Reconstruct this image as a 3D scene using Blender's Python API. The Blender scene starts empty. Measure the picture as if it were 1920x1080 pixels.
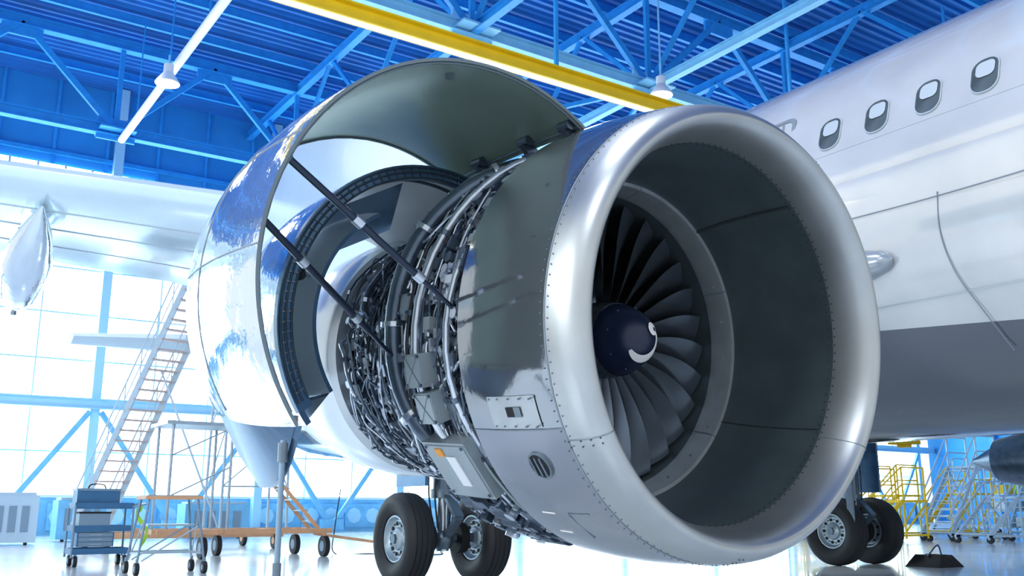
import bpy, math, random
from mathutils import Vector, Matrix
rad=math.radians
V=Vector
random.seed(7)
sc=bpy.context.scene
try:
    sc.view_settings.view_transform='Standard'
except Exception as e: print(e)
# ---------------------------------------------------------------- materials
def lin(c):
    return tuple((x/12.92 if x<=0.04045 else ((x+0.055)/1.055)**2.4) for x in c)
def M(name,col,rough=.5,metal=0.,noise=None,emis=0.,coat=0.,bump=None,stretch=None):
    m=bpy.data.materials.new(name); m.use_nodes=True
    nt=m.node_tree; b=nt.nodes['Principled BSDF']
    c=lin(col)
    b.inputs['Base Color'].default_value=(*c,1)
    b.inputs['Roughness'].default_value=rough
    b.inputs['Metallic'].default_value=metal
    b.inputs['Coat Weight'].default_value=coat
    if emis>0:
        b.inputs['Emission Color'].default_value=(*c,1); b.inputs['Emission Strength'].default_value=emis
    if noise:
        sc_,amt=noise
        tc=nt.nodes.new('ShaderNodeTexCoord'); n=nt.nodes.new('ShaderNodeTexNoise')
        n.inputs['Scale'].default_value=sc_; n.inputs['Detail'].default_value=6
        r=nt.nodes.new('ShaderNodeValToRGB')
        r.color_ramp.elements[0].position=.3; r.color_ramp.elements[1].position=.7
        r.color_ramp.elements[0].color=(*[x*(1-amt) for x in c],1)
        r.color_ramp.elements[1].color=(*[min(1,x*(1+amt)) for x in c],1)
        if stretch:
            mp=nt.nodes.new('ShaderNodeMapping'); mp.inputs['Scale'].default_value=stretch
            nt.links.new(tc.outputs['Object'],mp.inputs['Vector']); nt.links.new(mp.outputs['Vector'],n.inputs['Vector'])
        else: nt.links.new(tc.outputs['Object'],n.inputs['Vector'])
        nt.links.new(n.outputs['Fac'],r.inputs['Fac']); nt.links.new(r.outputs['Color'],b.inputs['Base Color'])
        mr=nt.nodes.new('ShaderNodeMapRange')
        mr.inputs['To Min'].default_value=max(0,rough*(1-amt)); mr.inputs['To Max'].default_value=min(1,rough*(1+amt))
        nt.links.new(n.outputs['Fac'],mr.inputs['Value']); nt.links.new(mr.outputs['Result'],b.inputs['Roughness'])
        if bump:
            bp=nt.nodes.new('ShaderNodeBump'); bp.inputs['Strength'].default_value=bump; bp.inputs['Distance'].default_value=.05
            nt.links.new(n.outputs['Fac'],bp.inputs['Height']); nt.links.new(bp.outputs['Normal'],b.inputs['Normal'])
    return m
mLip=M('brushed_aluminium',(.69,.71,.72),.38,.85,(4,.08))
mCowl=M('gunmetal_paint',(.56,.59,.62),.10,.85,(1.3,.16),coat=.6,bump=.22)
mCowlLow=M('lavender_grey_paint',(.54,.56,.61),.20,.6,(2,.10),coat=.3,bump=.05)
mBarrel=M('acoustic_liner',(.31,.36,.38),.42,.4,(5,.12))
mRing=M('pale_metal_ring',(.68,.71,.73),.38,.7,(8,.1))
mBlade=M('titanium_blade',(.44,.48,.53),.25,.75,(5,.15))
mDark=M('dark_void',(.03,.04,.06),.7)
mSpin=M('spinner_paint',(.09,.14,.25),.3,.2)
mWhiteMark=M('white_marking',(.97,.97,.97),.5)
mDoorOut=M('cowl_outer_skin',(.85,.90,.94),.06,.88,(1.5,.06),coat=.4,bump=.55)
mDoorIn=M('cowl_inner_composite',(.58,.66,.62),.22,.4,(1.6,.12))
mDuctIn=M('duct_inner_white',(.92,.95,.97),.25,.1,(2,.06))
mNozz=M('exhaust_duct_skin',(.86,.90,.93),.22,.55,(1.5,.06))
mEdge=M('edge_seal',(.45,.51,.55),.45,.5)
mCase=M('fan_case_metal',(.25,.31,.38),.38,.65,(7,.25))
mSteel=M('pipe_steel',(.76,.80,.85),.22,.75,(9,.12))
mSteelD=M('pipe_dark',(.36,.42,.49),.3,.65,(9,.2))
mHose=M('black_hose',(.08,.10,.13),.4)
mBox=M('unit_grey',(.60,.65,.68),.42,.35,(6,.1))
mRod=M('rod_navy',(.15,.20,.28),.3,.5)
mBrass=M('orange_tag',(.95,.62,.10),.5)
mNavy=M('navy_frame',(.28,.42,.55),.3,.5,(5,.2))
mWing=M('wing_skin',(.84,.92,.96),.16,.45,(.9,.07),coat=.4,bump=.08)
mTire=M('tyre_rubber',(.10,.11,.13),.62,0,(12,.2))
mRim=M('rim_paint',(.66,.72,.76),.35,.5,(10,.08))
mGear=M('gear_metal',(.42,.48,.54),.35,.6,(8,.15))
mBlueB=M('blue_steel_paint',(.16,.60,.90),.5,0,(3,.10))
mBlueP=M('faded_blue_paint',(.46,.74,.90),.5,0,(3,.10))  # paler blue for the low wall band, braces and cabinets
mBlueL=M('pale_blue_steel_paint',(.56,.83,.98),.45,0,(3,.08))
mBlueD=M('blue_deck',(.03,.42,.74),.6,0,(.6,.15))
mBlueW=M('blue_wall',(.16,.58,.86),.6,0,(.4,.14))
mYellow=M('crane_yellow',(.96,.80,.05),.45,0,(2,.06))
mWhiteP=M('white_paint',(.92,.94,.96),.45)
mFrame=M('window_frame_blue',(.66,.86,.95),.5)  # blue lightened so the window glare over the frames sits in the colour
mPane=M('frosted_daylight_glass',(.92,.99,1.0),.4,0,(.35,.03),emis=6.0)
mFloor=M('sealed_concrete',(.92,.94,.95),.18,0,(.5,.06),coat=.4)
mOrange=M('orange_paint',(.86,.66,.50),.5,0,(5,.1))
mAlu=M('stair_aluminium',(.66,.73,.78),.4,.4,(6,.1))
mStair=M('pale_stair_aluminium',(.74,.83,.89),.45,.2,(6,.08))
mTool=M('toolbox_blue',(.24,.44,.60),.45,.2,(5,.1))
mToolG=M('cart_grey',(.50,.60,.68),.45,.3)
mPaleG=M('faded_grey_paint',(.70,.80,.87),.5)  # plain pale grey for equipment housings
mGreen=M('hi_vis_cloth',(.70,.90,.20),.8)
mRust=M('reddish_tread',(.76,.68,.66),.6)
mGlass=M('cabin_glass',(.34,.38,.40),.12,.2,(3,.35))
mGlow=M('lamp_glow',(1,.99,.95),.4,emis=6)
mBlack=M('black_seam',(.10,.12,.15),.6)
mSeam=M('grey_seam',(.48,.53,.58),.6)
mSeamL=M('pale_seam',(.68,.73,.78),.6)
mFairG=M('fairing_grey',(.62,.66,.70),.25,.3)
mLinerSeam=M('liner_seam',(.16,.19,.21),.6)
def fus_mat():
    m=bpy.data.materials.new('fuselage_paint'); m.use_nodes=True; nt=m.node_tree; b=nt.nodes['Principled BSDF']
    g=nt.nodes.new('ShaderNodeNewGeometry'); sx=nt.nodes.new('ShaderNodeSeparateXYZ')
    nt.links.new(g.outputs['Position'],sx.inputs[0])
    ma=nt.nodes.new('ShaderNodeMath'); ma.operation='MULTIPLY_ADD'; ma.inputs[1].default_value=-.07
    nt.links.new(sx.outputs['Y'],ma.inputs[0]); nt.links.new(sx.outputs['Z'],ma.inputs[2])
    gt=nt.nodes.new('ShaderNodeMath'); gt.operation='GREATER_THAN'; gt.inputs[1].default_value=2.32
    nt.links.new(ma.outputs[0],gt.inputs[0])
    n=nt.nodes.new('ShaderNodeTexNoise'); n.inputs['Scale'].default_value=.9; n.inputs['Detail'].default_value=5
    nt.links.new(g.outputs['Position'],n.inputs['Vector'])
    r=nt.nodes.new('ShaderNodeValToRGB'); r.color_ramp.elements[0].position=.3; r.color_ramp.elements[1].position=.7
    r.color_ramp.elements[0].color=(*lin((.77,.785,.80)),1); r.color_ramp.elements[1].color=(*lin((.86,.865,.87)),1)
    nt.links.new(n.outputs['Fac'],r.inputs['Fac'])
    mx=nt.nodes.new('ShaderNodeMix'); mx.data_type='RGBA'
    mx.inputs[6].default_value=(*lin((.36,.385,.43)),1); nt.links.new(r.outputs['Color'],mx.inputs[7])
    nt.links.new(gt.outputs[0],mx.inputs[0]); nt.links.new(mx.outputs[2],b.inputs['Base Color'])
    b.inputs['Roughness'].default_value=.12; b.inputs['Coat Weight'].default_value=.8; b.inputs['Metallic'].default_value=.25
    return m
mFus=fus_mat()
# ---------------------------------------------------------------- builder
ORI={}
def frame_of(A):
    A=V(A).normalized(); t=V((0,0,1)) if abs(A.z)<.9 else V((1,0,0))
    L=A.cross(t).normalized(); U=L.cross(A).normalized(); return A,L,U
def smooth_path(pts,n=5):
    pts=[V(p) for p in pts]
    if len(pts)<3: return pts
    P=[pts[0]*2-pts[1]]+pts+[pts[-1]*2-pts[-2]]; out=[]
    for i in range(1,len(P)-2):
        for k in range(n):
            t=k/n; a,b,c,d=P[i-1],P[i],P[i+1],P[i+2]
            out.append(.5*((2*b)+(c-a)*t+(2*a-5*b+4*c-d)*t*t+(3*b-a-3*c+d)*t**3))
    out.append(pts[-1]); return out
class B:
    def __init__(s): s.v=[];s.f=[];s.mi=[];s.mats=[]
    def m(s,mat):
        if mat not in s.mats: s.mats.append(mat)
        return s.mats.index(mat)
    def add(s,vs,fs,mat):
        o=len(s.v); s.v+= [V(p) for p in vs]; k=s.m(mat)
        for f in fs: s.f.append([i+o for i in f]); s.mi.append(k)
        return s
    def box(s,c,size,mat,R=None,bev=0):
        c=V(c); x,y,z=[q/2 for q in size]
        vs=[V((a*x,b*y,d*z)) for a in(-1,1) for b in(-1,1) for d in(-1,1)]
        if R: vs=[R@v for v in vs]
        return s.add([c+v for v in vs],[(0,1,3,2),(4,6,7,5),(0,4,5,1),(2,3,7,6),(0,2,6,4),(1,5,7,3)],mat)
    def beam(s,p1,p2,w,h,mat,up=None):
        p1,p2=V(p1),V(p2); A=(p2-p1).normalized(); t=V(up) if up else (V((0,0,1)) if abs(A.z)<.95 else V((1,0,0)))
        L=A.cross(t).normalized(); U=L.cross(A)
        vs=[p+L*a*w/2+U*b*h/2 for p in(p1,p2) for a,b in((-1,-1),(1,-1),(1,1),(-1,1))]
        return s.add(vs,[(3,2,1,0),(4,5,6,7),(0,1,5,4),(1,2,6,5),(2,3,7,6),(3,0,4,7)],mat)
    def ibeam(s,p1,p2,w,h,mat):
        p1,p2=V(p1),V(p2); d=V((0,0,h/2))
        s.beam(p1+d,p2+d,w,h*.12,mat); s.beam(p1-d,p2-d,w,h*.12,mat); return s.beam(p1,p2,w*.2,h,mat)
    def lathe(s,prof,O,A,mat,n=48,L=None,U=None,cap=False,flip=False):
        O=V(O)
        if L is None: A,L,U=frame_of(A)
        A=V(A).normalized(); vs=[];fs=[]
        for (a,r) in prof:
            for j in range(n):
                t=2*math.pi*j/n; vs.append(O+A*a+L*(r*math.sin(t))+U*(r*math.cos(t)))
        for i in range(len(prof)-1):
            for j in range(n):
                k=(j+1)%n; q=(i*n+j,i*n+k,(i+1)*n+k,(i+1)*n+j); fs.append(q[::-1] if flip else q)
        if cap: fs.append(tuple(range(n))[::-1]); fs.append(tuple(range((len(prof)-1)*n,len(prof)*n)))
        return s.add(vs,fs,mat)
    def cyl(s,p1,p2,r,mat,n=12,r2=None):
        p1,p2=V(p1),V(p2); return s.lathe([(0,r),((p2-p1).length,r if r2 is None else r2)],p1,p2-p1,mat,n,cap=True)
    def tube(s,pts,r,mat,n=8,sm=5):
        pts=smooth_path(pts,sm) if sm else [V(p) for p in pts]
        vs=[];fs=[]; A=(pts[1]-pts[0]).normalized(); _,L,U=frame_of(A)
        for i,p in enumerate(pts):
            a=(pts[min(i+1,len(pts)-1)]-pts[max(i-1,0)]).normalized()
            L=(L-a*L.dot(a)).normalized(); U=L.cross(a)
            for j in range(n):
                t=2*math.pi*j/n; vs.append(p+L*(r*math.cos(t))+U*(r*math.sin(t)))
        for i in range(len(pts)-1):
            for j in range(n):
                k=(j+1)%n; fs.append((i*n+j,i*n+k,(i+1)*n+k,(i+1)*n+j))
        fs.append(tuple(range(n))[::-1]); fs.append(tuple(range((len(pts)-1)*n,len(pts)*n)))
        return s.add(vs,fs,mat)
    def sph(s,c,r,mat,n=14,sc_=(1,1,1)):
        c=V(c); vs=[];fs=[];h=n//2
        for i in range(h+1):
            a=math.pi*i/h
            for j in range(n):
                t=2*math.pi*j/n; vs.append(c+V((r*sc_[0]*math.sin(a)*math.cos(t),r*sc_[1]*math.sin(a)*math.sin(t),r*sc_[2]*math.cos(a))))
        for i in range(h):
            for j in range(n):
                k=(j+1)%n; fs.append((i*n+j,(i+1)*n+j,(i+1)*n+k,i*n+k))
        return s.add(vs,fs,mat)
    def shell(s,Po,Pi,mo,mi,me):
        a=len(Po);b=len(Po[0]); vs=[p for r in Po for p in r]; fs=[]
        for i in range(a-1):
            for j in range(b-1): fs.append((i*b+j,(i+1)*b+j,(i+1)*b+j+1,i*b+j+1))
        s.add(vs,fs,mo); vs=[p for r in Pi for p in r]; s.add(vs,[f[::-1] for f in fs],mi)
        loop=[(i,0) for i in range(a)]+[(a-1,j) for j in range(1,b)]+[(i,b-1) for i in range(a-2,-1,-1)]+[(0,j) for j in range(b-2,0,-1)]
        vs=[Po[i][j] for i,j in loop]+[Pi[i][j] for i,j in loop]; n=len(loop)
        return s.add(vs,[(i,(i+1)%n,n+(i+1)%n,n+i) for i in range(n)],me)
    def obj(s,name,parent=None,origin=None,label=None,cat=None,sharp=32,kind=None,group=None):
        if origin is None:
            lo=V([min(v[i] for v in s.v) for i in range(3)]); hi=V([max(v[i] for v in s.v) for i in range(3)])
            origin=(lo+hi)/2
            if parent is None: origin.z=lo.z
        origin=V(origin)
        me=bpy.data.meshes.new(name); me.from_pydata([tuple(v-origin) for v in s.v],[],s.f)
        for mt in s.mats: me.materials.append(mt)
        me.polygons.foreach_set('material_index',s.mi); me.polygons.foreach_set('use_smooth',[True]*len(s.f))
        me.update()
        try: me.set_sharp_from_angle(angle=rad(sharp))
        except Exception: pass
        ob=bpy.data.objects.new(name,me); bpy.context.collection.objects.link(ob)
        place(ob,origin,parent); tag(ob,label,cat,kind,group); return ob
def place(ob,origin,parent):
    ORI[ob.name]=V(origin)
    if parent: ob.parent=parent; ob.location=V(origin)-ORI[parent.name]
    else: ob.location=origin
def tag(ob,label=None,cat=None,kind=None,group=None):
    if label: ob['label']=label
    if cat: ob['category']=cat
    if kind: ob['kind']=kind
    if group: ob['group']=group
def empty(name,loc,label,cat,group=None):
    e=bpy.data.objects.new(name,None); e.empty_display_size=.3; bpy.context.collection.objects.link(e)
    place(e,loc,None); tag(e,label,cat,None,group); return e

# ---------------------------------------------------------------- camera
AZ=34.0; PITCH=13.0
cam=bpy.data.cameras.new('camera'); cam.sensor_width=36; cam.lens=33.75; cam.clip_end=400
co=bpy.data.objects.new('camera',cam); bpy.context.collection.objects.link(co)
co.location=(0,0,.95)
co.rotation_euler=(rad(90+PITCH),0,rad(-AZ)); sc.camera=co

# ---------------------------------------------------------------- hangar shell
XL,XR,YF,YB,ZC=-14.,62.,-14.,40.,17.9
B().box(((XL+XR)/2,(YF-14+YB)/2,-.1),(XR-XL,YB-YF+14,.2),mFloor).obj('floor',origin=(20,10,0),kind='structure',label='pale glossy sealed concrete hangar floor')
b=B(); n=int((YB-YF)/.36); vs=[];fs=[]
for i in range(n+1):
    y=YF+i*.36
    for dy,dz in((0,0),(.12,0),(.17,.09),(.31,.09)):
        for x in(XL,XR): vs.append((x,y+dy,ZC+dz))
for i in range(len(vs)//2-1): fs.append((2*i,2*i+2,2*i+3,2*i+1))
b.add(vs,fs,mBlueD); b.box(((XL+XR)/2,(YF+YB)/2,ZC+.4),(XR-XL,YB-YF,.3),mBlueD)
b.obj('ceiling',kind='structure',label='blue corrugated metal roof deck',sharp=20)
b=B(); b.box(((XL+XR)/2,YB+.25,.7),(XR-XL,.3,1.4),mBlueP); b.box(((XL+XR)/2,YB+.25,14.6),(XR-XL,.3,7.0),mBlueW)
for k in range(38):
    x=XL+1+k*2.0; b.box((x,YB+.06,.7),(1.7,.12,1.0),mBlueP); 
    for q in(-.45,.45): b.cyl((x+q,YB+.0,.7),(x+q,YB-.06,.7),.34,mFrame,8)
    b.box((x,YB+.06,14.6),(.12,.12,6.8),mBlueB)
for z in(11.2,13.0,14.8): b.box(((XL+XR)/2,YB+.0,z),(XR-XL,.16,.16),mBlueB)
b.obj('wall_back',kind='structure',label='blue panelled hangar end wall')
b=B(); b.box((XR+.2,(YF+YB)/2,9),(.3,YB-YF,18),mBlueW)
for k in range(9): b.box((XR-.1,YF+3+k*6.6,9),(.35,.35,18),mBlueB)
b.obj('wall_right',kind='structure',label='blue steel-clad hangar side wall')
BX=[-12.4+6.6*k for k in range(12)]
for i,x0 in enumerate(BX[:-1]):
    x1=x0+6.6
    b=B()
    for k in range(1,3): b.box((x0+k*2.2,YB+.05,6.25),(.05,.10,9.7),mFrame)
    for z in(1.45,3.1,6.6,8.4,10.2,11.05): b.box(((x0+x1)/2,YB+.05,z),(6.6,.09,.06),mFrame)
    w=b.obj('window_%d'%(i+1),kind='structure',label='tall multi-pane hangar window with bright daylight behind')
    B().box(((x0+x1)/2,YB+.2,6.25),(6.55,.03,9.65),mPane).obj('window_pane',parent=w)
for x in BX:
    b=B(); b.box((x,YB-.25,8.95),(.34,.4,17.9),mFrame)
    b.box((x,YB-.25,.1),(.6,.7,.2),mBlueP)
    b.obj('steel_column',label='pale blue steel column against the glazed wall',cat='column',group='columns of the glazed wall')
b=B(); b.ibeam((XL,YB-.45,4.9),(XR,YB-.45,4.9),.3,.36,mFrame); b.obj('wall_girder',label='long pale blue steel girder across the glazed wall',cat='girder')
for x in BX[:-1]:
    b=B(); c=x+3.3
    b.beam((x+.2,YB-.5,4.6),(c,YB-.5,.2),.16,.2,mBlueP); b.beam((x+6.4,YB-.5,4.6),(c,YB-.5,.2),.16,.2,mBlueP)
    b.box((c,YB-.5,.3),(1.0,.3,.5),mBlueP)
    b.obj('wall_brace',label='pale blue V-shaped steel brace below the wall girder',cat='brace',group='braces of the glazed wall')
b=B(); b.box((5,YB-.0,14.0),(8,.04,.6),mPane)
for k in range(8): b.box((1.5+k,YB-.03,14.0),(.08,.08,.7),mFrame)
b.obj('window_20',kind='structure',label='narrow clerestory window strip')
NX=[-.4+6.6*k for k in range(10)]
for ty in(7.8,21.0,34.3):
    b=B(); mc=mBlueL if ty==21.0 else mBlueB
    for z,w in((14.0,.34),(17.3,.34)): b.ibeam((XL,ty,z),(XR,ty,z),w,.34,mc if z<15 else mBlueB)
    for x in NX:
        for dx in(-3.3,3.3):
            if XL<x+dx<XR: b.beam((x,ty,14),(x+dx,ty,17.3),.16,.2,mBlueB)
        b.beam((x,ty,14),(x,ty,17.3),.12,.16,mBlueB)
        b.box((x,ty,14.05),(1.3,.1,.8),mc); b.box((x,ty,13.95),(1.2,1.2,.06),mc); b.box((x+3.3,ty,17.1),(1.3,.1,.7),mBlueB)
    b.obj('roof_truss',label='blue steel roof truss with diagonal web members',cat='roof truss',group='roof trusses')
for tx in NX[2:8]:
    b=B(); b.ibeam((tx,-4,14.0),(tx,40,14.0),.24,.26,mBlueL if abs(tx-19.4)<.1 else mBlueB); b.ibeam((tx,-4,17.2),(tx,40,17.2),.26,.3,mBlueB)
    ys=[-5.4,1.2,7.8,14.4,21.0,27.6,34.3]
    for y in ys:
        for dy in(-3.3,3.3):
            if -4<y+dy<40: b.beam((tx,max(y,-4),14),(tx,y+dy,17.2),.12,.14,mBlueB)
    b.obj('roof_truss',label='blue steel cross truss running below the roof deck',cat='roof truss',group='roof trusses')
for k in range(18):
    y=-4+k*2.45
    b=B(); b.ibeam((XL,y,17.62),(XR,y,17.62),.14,.26,mBlueB); b.obj('roof_purlin',label='thin blue roof purlin under the corrugated deck',cat='roof beam',group='roof purlins')
for k in range(2,9):
    x=2.9+k*6.6
    b=B(); b.beam((x-3.3,21.0,14.0),(x+3.3,34.3,14.0),.12,.14,mBlueB); b.beam((x+3.3,21.0,14.0),(x-3.3,34.3,14.0),.12,.14,mBlueB)
    b.obj('roof_cross_brace',label='thin blue X brace between roof trusses',cat='brace',group='roof cross braces')
b=B(); b.ibeam((-6,16,10.47),(34,16,10.47),.28,.32,mYellow); b.box((14,16,10.29),(40,.14,.04),mGlow)
b.box((14,16.0,10.47),(40,.05,.30),mYellow)
for x in(-3,4,12,20,28): b.beam((x,16,10.65),(x,16,17.2),.08,.08,mBlueB)
b.obj('crane_beam',label='long yellow overhead crane beam hung from the roof',cat='crane beam')
b=B(); b.cyl((6.4,17,13.7),(6.4,34.2,13.7),.13,mWhiteP,14)
for y in(20,24,28,32): b.beam((6.4,y,13.8),(6.4,y,17.2),.04,.04,mBlueB)
b.obj('ceiling_pipe',label='white pipe slung under the roof trusses',cat='pipe')
def lamp(x,y,z,top):
    e=empty('high_bay_lamp',(x,y,z),'white domed high bay lamp hanging from the roof','lamp','high bay lamps')
    B().cyl((x,y,z+.5),(x,y,top),.03,mBlueL,8).obj('suspension_rod',e)
    b=B(); b.cyl((x,y,z+.34),(x,y,z+.6),.14,mWhiteP,16); b.obj('ballast_housing',e)
    b=B(); b.lathe([(0,.34),(.02,.35),(.1,.31),(.2,.24),(.3,.17),(.36,.14)],(x,y,z),(0,0,1),mWhiteP,28); b.obj('lamp_shade',e)
    b=B(); b.sph((x,y,z+.06),.28,mGlow,16,(1,1,.35)); b.obj('bulb',e)
lamp(6.1,26.8,12.9,13.8); lamp(18.6,19.6,13.0,17.2); lamp(30,27,13,17.2)

# ---------------------------------------------------------------- AIRLINER
AC=empty('airliner',(10.5,11,0),'white twin-engine passenger jet parked in the hangar with one engine uncowled','airplane')
FC=V((10.5,0,4.22)); FR=2.28
prof=[(-11,.05),(-10.8,.5),(-10,1.1),(-8.6,1.7),(-7,2.1),(-5,FR),(4,FR),(12,FR),(20,FR)]
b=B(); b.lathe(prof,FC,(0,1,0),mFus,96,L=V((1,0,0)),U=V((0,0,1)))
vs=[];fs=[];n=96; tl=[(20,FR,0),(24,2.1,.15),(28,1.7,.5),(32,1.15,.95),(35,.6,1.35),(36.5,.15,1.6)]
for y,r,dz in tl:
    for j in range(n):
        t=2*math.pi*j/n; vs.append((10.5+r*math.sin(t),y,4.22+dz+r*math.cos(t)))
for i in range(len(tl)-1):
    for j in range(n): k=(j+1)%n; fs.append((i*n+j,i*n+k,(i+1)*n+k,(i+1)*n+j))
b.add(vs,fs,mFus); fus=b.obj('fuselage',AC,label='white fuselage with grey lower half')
def rrect(w,h,r,n=6,e=0):
    out=[]
    for cx,cy,a0 in((w/2-r,h/2-r,0),(-w/2+r,h/2-r,90),(-w/2+r,-h/2+r,180),(w/2-r,-h/2+r,270)):
        for k in range(n+1):
            a=rad(a0+90*k/n); out.append((cx+(r+e)*math.cos(a),cy+(r+e)*math.sin(a)))
    return out
def skinpt(y,arc,z0,off):
    a0=math.asin((z0-FC.z)/FR); a=a0+arc/FR; return V((10.5-(FR+off)*math.cos(a),y,FC.z+(FR+off)*math.sin(a)))
def ringpatch(b,y,z,outs,mats):
    loops=[[skinpt(y+p[0],p[1],z,o) for p in rrect(w,h,r)] for w,h,r,o in outs]
    for i in range(len(loops)-1):
        n=len(loops[i]); b.add(loops[i]+loops[i+1],[(k,(k+1)%n,n+(k+1)%n,n+k) for k in range(n)],mats[i])
    if len(mats)==len(loops): b.add(loops[-1],[tuple(range(len(loops[-1])))],mats[-1])
for k in range(0,6):
    y=6.17-.585*k
    b=B(); ringpatch(b,y,4.92,[(.29,.40,.13,.002),(.285,.395,.125,.016),(.268,.378,.116,.018),(.264,.374,.114,.010)],[mSeamL,mSeamL,mSeam,mGlass])
    lp=[skinpt(y+p[0],p[1]+.07,4.92,.014) for p in rrect(.19,.18,.06)]; b.add(lp,[tuple(range(len(lp)))],mSeamL)
    b.obj('cabin_window',fus,label='oval-cornered cabin window with dark glass and grey shade')
b=B(); ringpatch(b,7.22,4.80,[(1.0,1.25,.14,.004),(1.0,1.25,.14,.012),(.90,1.15,.11,.012),(.90,1.15,.11,.004)],[mSeam,mSeam,mSeam])
for k in range(5): b.beam(skinpt(6.87+.1*k,.2,4.93,.012),skinpt(6.92+.1*k,.42,4.93,.012),.02,.006,mSeam)
b.obj('exit_door',fus,label='overwing exit outlined in grey')
for yy in(3.1,7.95):
    b=B(); b.tube([skinpt(yy,a_,4.22,.003) for a_ in(.0,.5,1.0,1.6,2.2)],.004,mSeamL,5); b.obj('panel_seam',fus)
b=B(); b.tube([skinpt(y_,.45,4.22,.002) for y_ in(2.5,3.5,4.5,5.5,6.5,7.5,8.5)],.0035,mSeamL,5); b.obj('panel_seam',fus)
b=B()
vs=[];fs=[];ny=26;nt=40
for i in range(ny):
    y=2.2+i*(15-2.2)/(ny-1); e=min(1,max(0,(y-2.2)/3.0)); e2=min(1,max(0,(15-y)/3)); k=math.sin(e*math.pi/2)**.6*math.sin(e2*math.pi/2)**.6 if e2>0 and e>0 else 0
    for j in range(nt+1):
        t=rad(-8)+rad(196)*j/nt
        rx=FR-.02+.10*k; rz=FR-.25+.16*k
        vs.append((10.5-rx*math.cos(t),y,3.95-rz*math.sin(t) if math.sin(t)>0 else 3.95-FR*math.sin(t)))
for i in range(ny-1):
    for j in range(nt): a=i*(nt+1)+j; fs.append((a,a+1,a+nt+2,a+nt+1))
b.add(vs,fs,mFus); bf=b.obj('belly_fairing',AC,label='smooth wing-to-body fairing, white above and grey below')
for pts_,r_,mt_ in (([(10.5-FR-.085,y,3.86+.03*math.sin(y)) for y in(3.0,4,5,6,7,8,9)],.005,mSeam),
    ([(10.5-(FR+.085)*math.cos(a),4.9+dy,3.95-(FR-.04)*math.sin(a)) for a,dy in((rad(2),0),(rad(12),.04),(rad(22),.0),(rad(33),-.12),(rad(44),-.2))],.006,mSeam),
    ([(10.5-(FR+.085)*math.cos(a),6.6+dy,3.95-(FR-.04)*math.sin(a)) for a,dy in((rad(15),0),(rad(25),-.1),(rad(38),-.1),(rad(50),.1))],.005,mSeamL),
    ([(10.5-(FR+.085)*math.cos(rad(27)),y,3.95-(FR-.04)*math.sin(rad(27))) for y in(3.6,4.4,5.2,6.0,6.8)],.004,mSeamL)):
    b=B(); b.tube(pts_,r_,mt_,6); b.obj('panel_seam',bf)
b=B(); b.lathe([(0,.005),(.03,.055),(.12,.11),(.35,.17),(.8,.24),(1.8,.34)],(8.18,5.46,3.34),(.05,1,.0),mFairG,32); b.obj('wing_root_fairing',bf,label='small rounded grey wing root nose fairing')
def wing(sgn):
    secs=[]
    for x in(10.5,8.5,5.5,3.,0.,-4.,-8.5):
        yl=5.9+.5*(8.3-x); te=11.9 if x>3 else 11.9+(3-x)*.33
        if x>8.4: yl=5.9
        c=te-yl; z=3.18+.12*(8.3-x) if x<8.3 else 3.18; secs.append((x,yl,c,z,.13 if x>3 else .115))
    vs=[];fs=[];pr=[]
    N=14
    for k in range(N+1):
        u=(1-math.cos(math.pi*k/N))/2; th=5*(.2969*math.sqrt(u)-.126*u-.3516*u*u+.2843*u**3-.1036*u**4); pr.append((u,th))
    loop=[(u,t*.95+.0) for u,t in pr[::-1]]+[(u,-t*.8) for u,t in pr[1:]]
    for x,yl,c,z,tc in secs:
        X=x if sgn>0 else 21-x
        for u,t in loop: vs.append((X,yl+u*c,z+t*tc*c-.04*u*c))
    n=len(loop)
    for i in range(len(secs)-1):
        for j in range(n-1):
            f=(i*n+j,(i+1)*n+j,(i+1)*n+j+1,i*n+j+1); fs.append(f)
    fs.append(tuple(range((len(secs)-1)*n,len(secs)*n)))
    b=B(); b.add(vs,fs,mWing); return b.obj('wing',AC,label='pale grey swept wing with glossy underside')
w1=wing(1); w2=wing(-1)
def canoe(p1,p2,r,par):
    p1,p2=V(p1),V(p2); b=B(); L=(p2-p1).length
    b.lathe([(0,.005),(.1*L,.3*r),(.25*L,.65*r),(.45*L,.95*r),(.6*L,r),(.8*L,.9*r),(.92*L,.6*r),(L,.1*r)],p1,p2-p1,mDoorOut,28)
    b.cyl(p2,p2+V((0,0,-.1)),.03,mEdge,8)
    return b.obj('flap_track_fairing',par,label='polished canoe-shaped flap track fairing')
canoe((1.2,9.9,3.82),(1.28,12.0,3.2),.25,w1); canoe((5.0,9.8,3.2),(5.0,12.2,2.95),.25,w1); canoe((-2.6,11.5,4.2),(-2.6,13.8,3.7),.22,w1)
for f in(.25,.45,.7):
    pts=[]
    for x in(7,5,3,1,-1.5,-4):
        yl=5.9+.5*(8.3-x); te=11.9 if x>3 else 11.9+(3-x)*.33; c=te-yl; u=f
        th=5*(.2969*math.sqrt(u)-.126*u-.3516*u*u+.2843*u**3-.1036*u**4)
        pts.append((x,yl+u*c,3.18+.12*(8.3-x)-.8*th*.115*c-.04*u*c-.0))
    b=B(); b.tube(pts,.010,mSeamL,5); b.obj('panel_seam',w1)
for sg in(1,-1):
    b=B(); X=lambda x:(x if sg>0 else 21-x)
    b.add([(X(10),26.5,5.7),(X(10),30.5,5.7),(X(4.9),32,5.95),(X(4.9),30.4,5.95),(X(10),27.5,6.05),(X(4.9),30.8,6.1),(X(10),27.5,5.35),(X(4.9),30.8,5.78)],
      [(0,3,5,4),(4,5,2,1),(0,6,7,3),(6,1,2,7),(3,7,2,5)],mSeamL); b.obj('horizontal_stabiliser',AC)
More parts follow.
